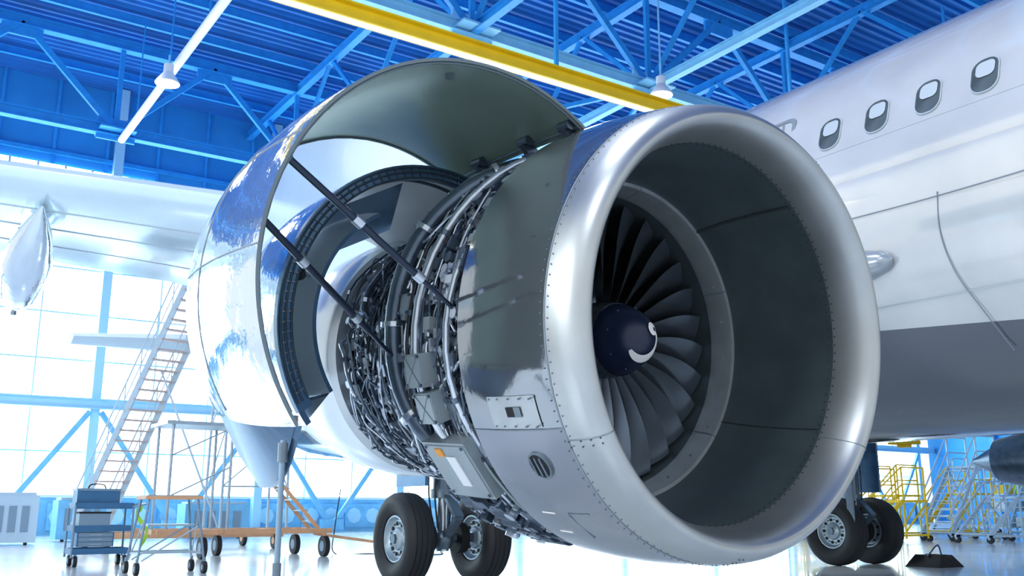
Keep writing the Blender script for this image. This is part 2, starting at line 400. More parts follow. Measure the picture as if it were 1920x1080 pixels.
b=B(); b.add([(10.4,25.5,6.2),(10.4,31.5,6.2),(10.4,34.2,11.5),(10.4,32.2,11.5),(10.7,28,6.2),(10.6,33,11.5),(10.3,28,6.2)],[(0,4,5,3),(4,1,2,5),(0,3,5,6),(6,5,2,1)],mFus); b.obj('tail_fin',AC)
def wheel(par,c):
    c=V(c); b=B()
    half=[(-.10,.29),(-.15,.31),(-.185,.38),(-.195,.45),(-.18,.515),(-.15,.555),(-.115,.575),(-.105,.562),(-.095,.578),(-.045,.584),(-.038,.572),(-.03,.585)]
    prof=half+[(-a,r) for a,r in half[::-1]]
    b.lathe(prof,c,(1,0,0),mTire,56)
    for s in(-1,1):
        b.lathe([(-.10*s,.29),(-.135*s,.295),(-.135*s,.275),(-.10*s,.26),(-.075*s,.235),(-.07*s,.15),(-.10*s,.13),(-.12*s,.085),(-.13*s,.07),(-.135*s,.0)],c,(1,0,0),mRim,40)
        for k in range(9):
            a=2*math.pi*k/9; q=c+V((-.076*s,.193*math.cos(a),.193*math.sin(a))); b.cyl(q,q+V((-.01*s,0,0)),.026,mDark,12)
        for k in range(9):
            a=2*math.pi*(k+.5)/9; q=c+V((-.075*s,.2*math.cos(a),.2*math.sin(a))); b.cyl(q,q+V((-.02*s,0,0)),.012,mGear,8)
        for k in range(6):
            a=2*math.pi*k/6; q=c+V((-.12*s,.06*math.cos(a),.06*math.sin(a))); b.cyl(q,q+V((-.02*s,0,0)),.01,mGear,8)
    return b.obj('wheel',par,label='black tyre on a pale grey aircraft wheel')
def gear(x,y,sp_=.5):
    b=B()
    b.cyl((x,y,.42),(x,y,1.2),.085,mSteel,20); b.cyl((x,y,1.15),(x,y,3.2),.14,mGear,24); b.cyl((x,y,1.1),(x,y,1.22),.17,mGear,24)
    b.cyl((x-sp_-.16,y,.585),(x+sp_+.16,y,.585),.06,mGear,16); b.sph((x,y,.56),.15,mGear)
    b.beam((x,y-.12,1.15),(x,y-.42,.85),.14,.05,mGear); b.beam((x,y-.42,.85),(x,y-.1,.6),.12,.05,mGear)
    s=1 if x<10 else -1
    b.cyl((x,y,1.9),(x+s*1.5,y-.1,3.0),.055,mGear,12); b.cyl((x,y,1.7),(x,y+1.3,3.0),.05,mGear,12)
    for k in range(5):
        a=k*1.2; b.tube([(x+.16*math.cos(a),y+.16*math.sin(a),2.6),(x+.18*math.cos(a+.3),y+.18*math.sin(a+.3),1.8),(x+.2*math.cos(a),y+.2*math.sin(a),1.2),(x+.12*math.cos(a),y+.14*math.sin(a),.7)],.012,mHose,6)
    for q in(-.25,.25): b.lathe([(-.06,.2),(.06,.2)],(x+q,y,.585),(1,0,0),mDark,24,cap=True)
    g=b.obj('landing_gear',AC,label='main landing gear leg with hydraulic hoses')
    wheel(g,(x-sp_,y,.585)); wheel(g,(x+sp_,y,.585))
    B().box((x-s*.42,y+.1,2.1),(.05,.8,1.7),mNavy).obj('gear_door',g)
    return g
gear(6.58,11.4,.58); g2=gear(14.9,11.2)
B().box((14.25,10.75,1.35),(.02,.14,1.3),mGear).obj('hanging_strap',g2)
b=B(); b.box((14.75,9.95,2.12),(.40,.36,.18),mYellow); b.cyl((14.75,9.95,2.2),(14.75,9.95,3.2),.05,mGear,10); b.cyl((14.75,9.95,1.98),(14.75,9.95,2.08),.12,mYellow,16); b.obj('yellow_cover',g2,label='bright yellow protective cover')

# ---- main engine
C0=V((3.04,2.70,1.69)); GY=rad(2.5); TI=rad(4.6)
A_=V((-math.sin(GY)*math.cos(TI),math.cos(GY)*math.cos(TI),math.sin(TI))); L_=V((math.cos(GY),math.sin(GY),0)); U_=L_.cross(A_)
def E(s,r,ph):
    p=rad(ph); return C0+A_*s+L_*(r*math.sin(p))+U_*(r*math.cos(p))
def el(b,prof,mat,n=128,flip=False): return b.lathe(prof,C0,A_,mat,n,L=L_,U=U_,flip=flip)
def arcband(b,prof,p0,p1,n,mat):
    vs=[];fs=[];m=len(prof)
    for s,r in prof:
        for j in range(n+1): vs.append(E(s,r,p0+(p1-p0)*j/n))
    for i in range(m-1):
        for j in range(n): a=i*(n+1)+j; fs.append((a,a+1,a+n+2,a+n+1))
    b.add(vs,fs,mat)
SA=.72
cowlprof=[(.172,.980),(.25,.992),(.36,1.003),(.5,1.010),(.62,1.010),(SA,1.007)]
b=B(); arcband(b,cowlprof,-118,118,110,mCowl); arcband(b,cowlprof,118,242,70,mCowlLow)
el(b,[(SA,1.007),(SA+.002,.992),(SA,.90)],mEdge)
eng=b.obj('engine',AC,origin=C0,label='turbofan engine with dark grey intake cowl and opened cowl doors')
lip=[(.205,.828),(.18,.830),(.13,.838),(.08,.851),(.04,.866),(.012,.884),(0,.902),(.008,.92),(.03,.942),(.065,.960),(.11,.972),(.17,.980)]
b=B(); el(b,lip,mLip,160); b.obj('inlet_lip',eng,origin=C0,label='satin aluminium intake lip ring',sharp=60)
b=B()
for k in range(150):
    ph=k*2.4
    for s,r,o in((.155,.9785,0),(.19,.984,1.2)):
        p=E(s,r,ph+o); q=E(s,r+.003,ph+o); b.cyl(p,q,.0032,mEdge,6)
for k in range(130):
    p=E(.195,.829,k*2.77); q=E(.195,.825,k*2.77); b.cyl(p,q,.0036,mLinerSeam,6)
    p=E(.225,.829,k*2.77); q=E(.225,.825,k*2.77); b.cyl(p,q,.0036,mLinerSeam,6)
for ph in(-122,122,-178,30):
    for k in range(8):
        for dp in(-.7,.7):
            s,r=lip[-1-k//2]; p=E(s,r,ph+dp); b.cyl(p,p+(p-C0-A_*s).normalized()*.004,.0035,mEdge,6)
b.obj('rivet',eng,kind='stuff')
for ph in(-121,121):
    b=B(); b.tube([E(s,r+.001,ph) for s,r in lip],.0025,mEdge,6,2); b.obj('panel_seam',eng)
for ph in(-118,118,12):
    b=B(); b.tube([E(s,r+.001,ph) for s,r in cowlprof],.003,mEdge,6,2); b.obj('panel_seam',eng)
b=B(); el(b,[(.168,.981),(.172,.984),(.176,.982)],mSeam); b.obj('panel_seam',eng)
b=B(); el(b,[(.205,.828),(.25,.829),(.42,.825),(.60,.808),(.78,.768)],mBarrel,flip=False)
for ph in(38,118,-150,-60): b.tube([E(s,r-.000,ph) for s,r in((.22,.828),(.42,.824),(.60,.807),(.77,.769))],.004 if ph!=38 else .008,mLinerSeam,6,2)
b.obj('intake_barrel',eng,origin=C0,label='dark grey acoustic-lined inner wall of the intake')
b=B(); el(b,[(.77,.772),(.772,.752),(.80,.742),(.86,.730),(.875,.726),(.89,.726)],mRing)
for k in range(24):
    ph=k*15+2; b.cyl(E(.82,.742,ph),E(.815,.734,ph),.006,mEdge,8)
for ph in(-175,-115,-55,5,65,125): b.tube([E(.773,.77,ph),E(.773,.755,ph),E(.80,.741,ph),E(.88,.726,ph)],.004,mEdge,6,1)
b.obj('fan_case_ring',eng,origin=C0,label='pale segmented ring in front of the fan')
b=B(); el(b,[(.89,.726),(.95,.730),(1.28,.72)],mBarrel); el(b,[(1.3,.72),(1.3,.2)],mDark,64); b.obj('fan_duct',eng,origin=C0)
NB=28
for k in range(NB):
    th=2*math.pi*k/NB; bl=B(); vs=[];fs=[]
    nr,nc=9,7
    for side in(1,-1):
        for i in range(nr):
            u=i/(nr-1); r=.17+u*(.718-.17); stag=rad(18+40*u); ch=.15+.08*math.sin(u*2.4); lean=.06*u*u
            for j in range(nc):
                v=j/(nc-1)-.5; cam_=.014*(1-4*v*v); t=side*.007*(1-4*v*v)*(1.2-.6*u)+.0006*side
                ax=v*ch*math.cos(stag)-(cam_+t)*math.sin(stag); tg=v*ch*math.sin(stag)+(cam_+t)*math.cos(stag)
                a=th+tg/r*1.0+lean
                vs.append(C0+A_*(1.0+ax)+L_*(r*math.sin(a))+U_*(r*math.cos(a)))
    m=nr*nc
    for i in range(nr-1):
        for j in range(nc-1):
            a=i*nc+j; fs.append((a,a+1,a+nc+1,a+nc)); fs.append((m+a,m+a+nc,m+a+nc+1,m+a+1))
    bl.add(vs,fs,mBlade); bl.obj('fan_blade',eng,sharp=60)
b=B(); 
for k in range(44):
    a0=360/44*k; b.add([E(1.16,.25,a0),E(1.24,.25,a0+4),E(1.24,.71,a0+4),E(1.16,.71,a0)],[(0,1,2,3)],mNavy)
b.obj('stator_vane',eng,kind='stuff')
S0=.63
sp=[(S0,.001),(S0+.003,.028),(S0+.013,.060),(S0+.035,.093),(S0+.07,.125),(S0+.12,.152),(S0+.17,.170),(S0+.19,.175)]
b=B(); el(b,sp,mSpin,64); el(b,[(S0+.19,.177),(S0+.26,.186),(1.08,.19)],mBlade,64)
for k in range(8): ph=k*45+10; p=E(S0+.12,.151,ph); b.cyl(p,p-A_*.005,.004,mSteelD,8)
spin=b.obj('spinner',eng,origin=C0,label='dark blue fan spinner')
def spr(r):
    for i in range(len(sp)-1):
        if sp[i][1]<=r<=sp[i+1][1]: t=(r-sp[i][1])/(sp[i+1][1]-sp[i][1]); return sp[i][0]+t*(sp[i+1][0]-sp[i][0])
    return sp[-1][0]
b=B(); vs=[];fs=[];N=36
for i in range(N+1):
    t=i/N; ph=48+t*180; rc=.066+.036*math.sin(t*math.pi*.62); w=.005+.015*math.sin(math.pi*t)**.8
    for r in(rc-w,rc,rc+w): vs.append(E(spr(r)-.004,r,ph))
for i in range(N):
    for j in(0,1): fs.append((i*3+j,i*3+j+1,i*3+j+4,i*3+j+3))
b.add(vs,fs,mWhiteMark)
c2=E(spr(.058),.058,42)
for rr_,mt_,of in((.032,mWhiteMark,.006),(.010,mSpin,.009)):
    c3=c2+L_*(.012 if mt_ is mSpin else 0); vs=[]
    for k in range(20):
        a=2*math.pi*k/20; p=c3+L_*(rr_*math.cos(a))+U_*(rr_*math.sin(a)); d=p-C0; rr=math.hypot(d.dot(L_),d.dot(U_)); vs.append(C0+A_*(spr(max(.0011,rr))-of)+L_*d.dot(L_)+U_*d.dot(U_))
    d=c3-C0; rr=math.hypot(d.dot(L_),d.dot(U_)); vs=[C0+A_*(spr(rr)-of-.001)+L_*d.dot(L_)+U_*d.dot(U_)]+vs
    b.add(vs,[(0,1+k,1+(k+1)%20) for k in range(20)],mt_)
b.obj('swirl_marking',eng,label='white comma swirl painted on the spinner')
def patch(b,s0,s1,p0,p1,off,mat,n=8):
    def rr(s):
        for i in range(len(cowlprof)-1):
            if cowlprof[i][0]<=s<=cowlprof[i+1][0]: t=(s-cowlprof[i][0])/(cowlprof[i+1][0]-cowlprof[i][0]); return cowlprof[i][1]+t*(cowlprof[i+1][1]-cowlprof[i][1])
        return 1.01
    vs=[];fs=[]
    for i in range(n+1):
        for j in range(n+1): s=s0+(s1-s0)*i/n; vs.append(E(s,rr(s)+off,p0+(p1-p0)*j/n))
    for i in range(n):
        for j in range(n): a=i*(n+1)+j; fs.append((a,a+1,a+n+2,a+n+1))
    b.add(vs,fs,mat)
b=B(); patch(b,.27,.56,-110,-117.5,.004,mRing); patch(b,.36,.45,-112.5,-114.8,.007,mDark); patch(b,.36,.40,-112.5,-114.8,.009,mEdge)
for s_ in(.285,.35,.42,.49,.545):
    for p_ in(-110.6,-117): q=E(s_,1.003,p_); b.cyl(q,E(s_,1.017,p_),.004,mEdge,6)
b.obj('access_panel',eng,label='bare metal access panel with a flush air scoop')
b=B(); p=E(.38,1.004,-127); nrm=(p-(C0+A_*.38)).normalized(); b.cyl(p-nrm*.01,p+nrm*.006,.062,mEdge,28); b.cyl(p,p+nrm*.009,.052,mDark,28)
for k in(-.03,0,.03): b.beam(p+nrm*.011+A_*k-nrm.cross(A_)*.042,p+nrm*.011+A_*k+nrm.cross(A_)*.042,.008,.008,mGear)
b.obj('round_vent',eng,label='dark round pressure vent')
for pp,mt_,r_ in (([(.30,1.0,-142),(.42,1.009,-142),(.42,1.009,-152)],mSeam,.003),([(.52,1.012,-150),(.60,1.012,-150)],mWhiteMark,.004),([(.5,1.012,-142),(.58,1.012,-142)],mWhiteMark,.004),([(.62,1.012,-100),(.67,1.010,-100)],mRing,.006)):
    b=B(); b.tube([E(*q) for q in pp],r_,mt_,5,0); b.obj('cowl_marking',eng)
b=B(); el(b,[(.68,.88),(.80,.88),(.80,.92),(.825,.92),(.825,.88),(1.0,.875),(1.0,.91),(1.02,.91),(1.02,.875),(1.22,.87),(1.22,.93),(1.26,.93),(1.26,.86),(1.34,.84),(1.36,.70)],mCase,96)
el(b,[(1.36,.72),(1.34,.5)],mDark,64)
for k in range(72): ph=k*5; b.cyl(E(1.20,.91,ph),E(1.28,.91,ph),.009,mSteel,6)
b.obj('fan_case',eng,origin=C0,label='dark fan casing with bolted flanges')
b=B(); el(b,[(1.3,.62),(1.45,.54),(1.6,.52),(1.62,.58),(1.65,.58),(1.65,.52),(2.0,.54),(2.02,.62),(2.06,.62),(2.06,.56),(2.4,.54),(2.6,.50),(2.7,.46)],mCase,64)
b.obj('core_casing',eng,origin=C0,label='dark engine core casing')
b=B(); el(b,[(2.52,.58),(2.5,.69),(2.52,.73),(2.56,.745),(2.75,.755),(3.05,.73),(3.4,.66),(3.75,.56),(3.74,.545),(3.3,.58)],mNozz,80); el(b,[(3.2,.25),(3.6,.2),(3.9,.08),(4.0,.01)],mSteel,48)
b.obj('exhaust_nozzle',eng,origin=C0,label='pale silver common exhaust duct and plug')
def ep(lst,n=4):
    sm=smooth_path([V((s,r,p/60)) for s,r,p in lst],n)
    return [E(q.x,q.y,q.z*60) for q in sm]
mats=[mSteel,mSteel,mSteelD,mHose,mSteelD,mSteel,mCase,mSteelD,mBox]
def addpipe(b,lst,r,mat,n=8):
    pts=ep(lst); b.tube(pts,r,mat,n,0)
    for q in range(3,len(pts)-2,6):
        d=(pts[q+1]-pts[q]).normalized()*.012; b.cyl(pts[q]-d,pts[q]+d,r*1.45,mSteelD if mat is not mSteelD else mSteel,n)
def pipe(lst,r,mat,n=8):
    b=B(); addpipe(b,lst,r,mat,n); b.obj('pipe',eng)
pipe([(.98,.91,-30),(1.1,.97,-42),(1.24,.98,-58),(1.3,.98,-75),(1.32,.97,-95),(1.28,.97,-112),(1.16,.97,-124),(1.05,.92,-130)],.042,mSteelD,18)
pipe([(.85,.93,-20),(.9,.98,-40),(1.0,.99,-60),(1.08,.99,-85),(1.08,.99,-110),(.98,.97,-130)],.02,mSteel,12)
pipe([(.78,.93,-60),(.82,.98,-80),(.85,.98,-105),(.80,.95,-130)],.016,mSteel,12)
pipe([(1.3,.8,-70),(1.5,.80,-85),(1.62,.74,-100),(1.6,.6,-115)],.03,mSteelD,16)
pipe([(1.34,.8,-100),(1.5,.78,-112),(1.7,.72,-122),(1.9,.6,-130)],.026,mSteel,14)
rg=random.Random(3)
def randpipe(i,fine=False):
    s0=rg.uniform(.77,1.30); p0=rg.uniform(-185,-5) if fine else rg.uniform(-172,-12); r0=rg.uniform(.90,.975); rr=rg.choice([.004,.005,.006,.007]) if fine else rg.choice([.006,.008,.010,.013]); mt=rg.choice(mats)
    if i%3:
        L=rg.uniform(12,40) if fine else rg.uniform(20,60); ds=rg.uniform(-.12,.12)
        return [(s0,.87,p0),(s0,r0,p0-2),(s0+ds*.3,r0,p0-L*.35),(s0+ds*.7+rg.uniform(-.02,.02),r0+.01,p0-L*.65),(s0+ds,r0,p0-L),(s0+ds+.02,.87,p0-L-2)],rr,mt
    e=rg.uniform(.1,.45)
    return [(max(.76,s0-e/2),.88,p0),(max(.78,s0-e/3),r0,p0-1),(s0,r0,p0-rg.uniform(2,10)),(s0+e/3,r0,p0-rg.uniform(4,14)),(s0+e/2,.87,p0-14)],rr,mt
for i in range(52): pipe(*randpipe(i))
def randcore(fine=False):
    s0=rg.uniform(1.45,2.42); p0=rg.uniform(-165,0); r0=rg.uniform(.59,.73); rr=rg.choice([.004,.006]) if fine else rg.choice([.007,.010,.013,.018]); mt=rg.choice(mats); L=rg.uniform(15,60); ds=rg.uniform(-.25,.25)
    if s0+ds>2.46: ds=-abs(ds)
    return [(s0,.53,p0),(s0,r0,p0-3),(s0+ds*.3,r0,p0-L*.3),(s0+ds*.6,r0+.01,p0-L*.6),(s0+ds,r0,p0-L),(s0+ds,.53,p0-L-3)],rr,mt
for i in range(43): pipe(*randcore())
b=B()
for i in range(380): addpipe(b,*randpipe(i,True),n=6)
for i in range(340): addpipe(b,*randcore(True),n=6)
for i in range(620):
    s0=rg.uniform(.77,1.33); p0=rg.uniform(-190,-4); n_=(E(0,1,p0)-C0).normalized(); R=Matrix((A_,n_,A_.cross(n_))).transposed()
    c=E(s0,rg.uniform(.89,.965 if p0>-140 else .985),p0); sz=(rg.uniform(.012,.06),rg.uniform(.03,.08),rg.uniform(.012,.06))
    if i%2: b.box(c,sz,rg.choice([mCase,mSteelD,mSteel,mBox]),R)
    else: b.cyl(c-n_*.03,c+n_*.03,sz[0]*.5,rg.choice([mSteelD,mSteel,mSteel]),8)
for i in range(420):
    s0=rg.uniform(1.42,2.45); p0=rg.uniform(-178,0); n_=(E(0,1,p0)-C0).normalized(); R=Matrix((A_,n_,A_.cross(n_))).transposed(); c=E(s0,rg.uniform(.56,.69),p0)
    if i%3==0: b.box(c,(rg.uniform(.03,.1),.07,rg.uniform(.03,.1)),rg.choice([mCase,mSteelD,mSteel,mBox]),R)
    else: b.cyl(c-n_*.05,c+n_*.03,rg.uniform(.008,.026),rg.choice([mSteelD,mSteel,mSteel,mCase]),8)
b.obj('small_pipework',eng,kind='stuff',label='dense fine tubes, clamps and fittings over the casing')
def ebox(s,r,ph,ds,dr,dp,mat,name='accessory_unit',lab=None,extra=None):
    b=B(); c=E(s,r,ph); n=(c-(C0+A_*s)).normalized(); t=A_.cross(n)
    R=Matrix((A_,n,t)).transposed(); b.box(c,(ds,dr,dp),mat,R)
    b.box(c+n*dr*.5,(ds*.9,.01,dp*.9),mat,R)
    for a in(-1,1):
        for d in(-1,1): q=c+A_*a*ds*.42+t*d*dp*.42+n*dr*.5; b.cyl(q,q+n*.012,.008,mSteelD,6)
    if extra: extra(b,c,n,t,R)
    return b.obj(name,eng,label=lab)
def xm(b,c,n,t,R):
    b.beam(c+A_*.05+t*.06+n*.055,c-A_*.05-t*.06+n*.055,.004,.004,mEdge); b.beam(c-A_*.05+t*.06+n*.055,c+A_*.05-t*.06+n*.055,.004,.004,mEdge)
ebox(1.06,.98,-103,.13,.1,.15,mBox,extra=xm); ebox(1.02,.98,-112.5,.14,.1,.14,mBox,extra=xm)
def xl(b,c,n,t,R):
    b.box(c+n*.07-A_*.02,(.07,.01,.16),mWhiteP,R); b.box(c+n*.07+A_*.05+t*.1,(.05,.01,.04),mBrass,R)
ebox(1.0,.95,-130,.34,.13,.30,mBox,extra=xl,name='oil_tank',lab='grey accessory tank with placards')
for s,ph,ds,dp in((.8,-150,.1,.16),(1.05,-150,.16,.2),(1.2,-145,.12,.14),(.9,-165,.2,.16),(1.15,-168,.16,.2),(.82,-75,.08,.12),(1.12,-40,.14,.12),(.9,-48,.1,.12),(1.22,-85,.08,.1)):
    ebox(s,.93,ph,ds,.1,dp,rg.choice([mCase,mBox,mSteelD]))
b=B()
for k in range(9):
    ph=-140-k*5; p=E(1.0+.1*math.sin(k*2),.95,ph); q=E(1.15+.1*math.sin(k*2),.95,ph); b.cyl(p,q,.05,mCase,16); b.cyl(q,q+A_*.03,.03,mSteel,12)
b.obj('gearbox',eng,label='accessory gearbox under the fan casing')
b=B(); P=[]
for x,w in((1.2,.10),(1.6,.2),(2.3,.24),(3.4,.24),(4.6,.2),(5.6,.03)):
    c=C0+A_*x; lo=2.05 if x<3 else 2.05+(x-3)*.35; hi=2.55+min(1,(x-1.2)/2.2)*1.25
    P.append([V((c.x-w,c.y,lo)),V((c.x+w,c.y,lo)),V((c.x+w,c.y,hi)),V((c.x-w,c.y,hi))])
vs=[p for q in P for p in q]; fs=[(0,3,2,1),(20,21,22,23)]
for i in range(5):
    for j in range(4): k=(j+1)%4; fs.append((i*4+j,i*4+k,(i+1)*4+k,(i+1)*4+j))
b.add(vs,fs,mWing); b.obj('pylon',AC,label='pale pylon joining engine to wing')
def hinged(s,r,ph,hs,hr,hph,beta,side):
    q=V((r*math.sin(rad(ph)),r*math.cos(rad(ph)))); h=V((hr*math.sin(rad(hph)),hr*math.cos(rad(hph)))); d=q-h
    cb,sb=math.cos(rad(beta)),math.sin(rad(beta))
    if side<0: d=V((d.x*cb+d.y*sb,-d.x*sb+d.y*cb))
    else: d=V((d.x*cb-d.y*sb,d.x*sb+d.y*cb))
    q=h+d; return C0+A_*s+L_*q.x+U_*q.y
def cowldoor(side,beta,s0,s1,rf,th,p0,p1,hr,hph,mo,mi,me,ns=14,nph=60):
    F=lambda s,r,ph:hinged(s,r,ph*(1 if side<0 else -1),s,hr,hph*(1 if side<0 else -1),beta,side)
    Po=[[F(s0+(s1-s0)*i/ns,rf((i/ns)),p0+(p1-p0)*j/nph) for j in range(nph+1)] for i in range(ns+1)]
    Pi=[[F(s0+(s1-s0)*i/ns,rf((i/ns))-th,p0+(p1-p0)*j/nph) for j in range(nph+1)] for i in range(ns+1)]
    b=B(); b.shell(Po,Pi,mo,mi,me); return b,F
D0,D1=SA+.01,1.80
rdoor=lambda u:1.010+.012*math.sin(u*3.14)-.09*u*u
b,F=cowldoor(-1,52.5,D0,D1,rdoor,.014,-20,-180,1.0,-19,mDoorOut,mDoorIn,mEdge)
ru=lambda s:rdoor((s-D0)/(D1-D0))
for s in(.745,1.78): b.tube([F(s,ru(s)-.018,p) for p in range(-21,-180,-6)],.006,mEdge,6,1)
for p in(-22,-177): b.tube([F(s,ru(s)-.018,p) for s in(.75,1.1,1.5,1.78)],.007,mEdge,6,1)
for s in(.78,1.1,1.5,1.75): b.box(F(s,ru(s)-.02,-179),(.03,.05,.03),mSteelD)
for p,s in((-60,.9),(-95,1.0)): q=F(s,ru(s)-.026,p); b.box(q,(.03,.03,.025),mEdge)
cdoor=b.obj('cowl_door',eng,label='raised fan cowl door, mirror-like outside and grey-green inside',sharp=50)
for p in(-112,-140):
    b=B(); b.tube([F(s,ru(s)+.0015,p) for s in(.74,1.0,1.25,1.5,1.78)],.003,mSeam,5,2); b.obj('panel_seam',eng)
b=B(); b.tube([F(1.45,ru(1.45)+.0015,p) for p in range(-21,-180,-6)],.003,mSeam,5,1); b.obj('panel_seam',eng)
for s in(.80,1.12,1.5):
    b=B(); q=F(s,ru(s)-.03,-24); q2=E(s,.90,-19); b.beam(q,q2,.03,.07,mSteelD); b.cyl(q-A_*.04,q+A_*.04,.025,mSteelD,10); b.cyl(q2-A_*.04,q2+A_*.04,.03,mSteelD,10); b.obj('hinge_arm',eng)
b,F2=cowldoor(1,27,D0,D1,rdoor,.02,-9,-176,1.005,-9,mCowlLow,mDoorIn,mEdge)
b.obj('cowl_door',eng,label='inboard fan cowl door swung part open',sharp=50)
RB=.84
def rvo(u): return RB-.14*u*u
RBT=50
b,F3=cowldoor(-1,RBT,1.62,2.75,rvo,.03,-18,-180,.70,-20,mDoorOut,mDuctIn,mNavy)
for s,r0,r1,wd in((1.60,RB+.005,.77,.04),(1.78,RB-.01,.80,.03)):
    for k in range(40):
        p0=-19-k*3.9; p1=p0-3.9
        b.add([F3(s,r0,p0),F3(s,r0,p1),F3(s,r1,p1),F3(s,r1,p0),F3(s+wd,r0,p0),F3(s+wd,r0,p1),F3(s+wd,r1,p1),F3(s+wd,r1,p0)],[(0,1,2,3),(7,6,5,4),(3,2,6,7),(0,4,5,1)],mNavy if s<1.7 else mCase)
for r_ in(.775,.805,.83): b.tube([F3(1.595,r_,p) for p in range(-20,-176,-4)],.006,mSteelD,6,1)
for k in range(44):
    p=-22-k*3.4; b.beam(F3(1.597,.78,p),F3(1.597,.83,p-.6),.008,.008,mSteelD)
b.obj('reverser_duct',eng,label='opened thrust reverser half with blue-grey cascade frame',sharp=40)
b=B()
Po=[[F3(1.66+1.06*i/8,.64+.06*math.sin(i/8*3)-.14*(i/8)**2,-80-96*j/30) for j in range(31)] for i in range(9)]
Pi=[[F3(1.66+1.06*i/8,.62+.06*math.sin(i/8*3)-.14*(i/8)**2,-80-96*j/30) for j in range(31)] for i in range(9)]
b.shell(Po,Pi,mDoorOut,mNozz,mNavy)
b.add([F3(1.66,.54,-78),F3(2.6,.50,-78),F3(2.6,.76,-66),F3(1.64,.76,-66)],[(0,1,2,3)],mNavy)
b.add([F3(1.68,.62,-176),F3(2.6,.50,-176),F3(2.7,.73,-179),F3(1.64,.80,-179)],[(0,1,2,3)],mDoorOut)
q=F3(1.9,.67,-120); b.sph(q,.055,mDark,14,(1,1,.6)); b.sph(q+V((-.02,-.03,.02)),.04,mDoorOut,12,(1.4,1,.6))
b.obj('inner_duct_wall',eng,label='bright curved inner wall of the reverser duct',sharp=50)
b,F4=cowldoor(1,4,1.62,2.95,lambda u:.90-.22*u*u,.03,-10,-172,.9,-10,mDoorOut,mDuctIn,mNavy)
b.obj('reverser_duct',eng,label='inboard thrust reverser half nearly closed',sharp=40)
# curved lower corner panel (tapering) under the raised shell
b=B(); n1=10; top=[F(1.0+.78*i/n1,ru(1.0+.78*i/n1)-.01,-180) for i in range(n1+1)]
low=[p_+V((.10+.06*math.sin(i/n1*3.1),-.02,-.30*math.sin(min(1,i/n1*1.4)*math.pi*.5)*(1-.35*max(0,(i/n1-.7)/.3)))) for i,p_ in enumerate(top)]
b.add(top+low,[(i,i+1,n1+2+i,n1+1+i) for i in range(n1)],mNavy); o_=V((.03,.0,0))
b.add([p_+o_ for p_ in top+low],[(i,n1+1+i,n1+2+i,i+1) for i in range(n1)],mNavy); b.obj('blocker_panel',eng,label='tapering blue-grey lower panel below the raised cowl')
def rod(p1,p2,cols):
    p1,p2=V(p1),V(p2); b=B(); d=p2-p1
    b.cyl(p1,p1+d*.72,.015,mRod,14); b.cyl(p1+d*.7,p2,.010,mRod,12)
    for c in cols: q=p1+d*c; e=d.normalized()*.022; b.cyl(q-e,q+e,.022,mSteel,14)
    b.sph(p1,.022,mSteelD); b.sph(p2,.020,mSteelD)
    b.obj('hold_open_rod',eng,label='dark telescopic hold-open rod')
rod(F(.80,.985,-118),E(.80,.93,-90),(.38,.73)); rod(F(.82,.985,-133),E(1.34,.92,-102),(.25,.62))
b=B(); PC=V((16.9,.2,1.80))
b.lathe([(5.0,.85),(4.7,.9),(4.62,.96),(4.8,1.04),(5.4,1.1),(6.6,1.08),(7.6,.95),(8.4,.8),(8.4,.74)],PC,(0,1,0),mCowlLow,64)
b.lathe([(8.0,.6),(8.7,.5),(9.3,.38),(9.3,.3),(9.8,.05)],PC,(0,1,0),mSteelD,40); b.lathe([(5.2,.85),(5.3,.1)],PC,(0,1,0),mDark,40)
b.box((16.9,8.4,3.0),(.4,2.6,1.0),mWing)
b.obj('engine',AC,label='closed grey engine under the far wing')

# ---------------------------------------------------------------- ground objects
def caster(b,p,r,mat=mTire):
    p=V(p); b.cyl(p+V((-.03,0,0)),p+V((.03,0,0)),r,mat,20); b.cyl(p+V((-.034,0,0)),p+V((.034,0,0)),r*.5,mToolG,14); b.beam(p,p+V((0,0,r*1.6)),.05,.03,mToolG)
q=F(.83,ru(.83),-180); PX,PY,PZ=q.x,q.y,q.z-.03
b=B(); b.cyl((PX,PY,.02),(PX,PY,PZ-.02),.011,mToolG,14); b.cyl((PX,PY,0),(PX,PY,.02),.12,mToolG,24); b.cyl((PX,PY,.7),(PX,PY,.76),.016,mGear,14); b.cyl((PX,PY,PZ-.10),(PX,PY,PZ-.03),.018,mGear,14)
b.obj('support_post',label='thin grey tubular steel prop under the raised cowl door',cat='prop stand')
def toolcart(x,y):
    e=empty('tool_cart',(x,y,0),'blue-grey tool trolley with trays, drawers and boxes','tool cart')
    w,d=.95,.6
    b=B()
    for a in(-1,1):
        for c in(-1,1): b.cyl((x+a*w/2,y+c*d/2,.15),(x+a*w/2,y+c*d/2,1.02),.018,mToolG,10)
    b.tube([(x+w/2,y-d/2,1.0),(x+w/2+.22,y-d/2,1.05),(x+w/2+.22,y+d/2,1.05),(x+w/2,y+d/2,1.0)],.016,mToolG,8,3)
    for z in(.22,.6,.98):
        b.box((x,y,z),(w,d,.03),mTool)
        for s in(-1,1): b.box((x,y+s*d/2,z+.04),(w,.015,.09),mTool); b.box((x+s*w/2,y,z+.04),(.015,d,.09),mTool)
    b.obj('frame',e)
    for s in(-1,1):
        for c in(-1,1): b=B(); caster(b,(x+s*.4,y+c*.24,.09),.09); b.obj('caster_wheel',e)
    b=B(); b.box((x-.1,y,.45),(.6,.5,.24),mTool); 
    for k in range(3): b.box((x-.1,y-.255,.37+k*.08),(.55,.01,.07),mToolG); b.box((x-.1,y-.265,.37+k*.08),(.2,.012,.015),mAlu)
    b.obj('drawer_unit',e)
    return e
toolcart(3.7,18.4)
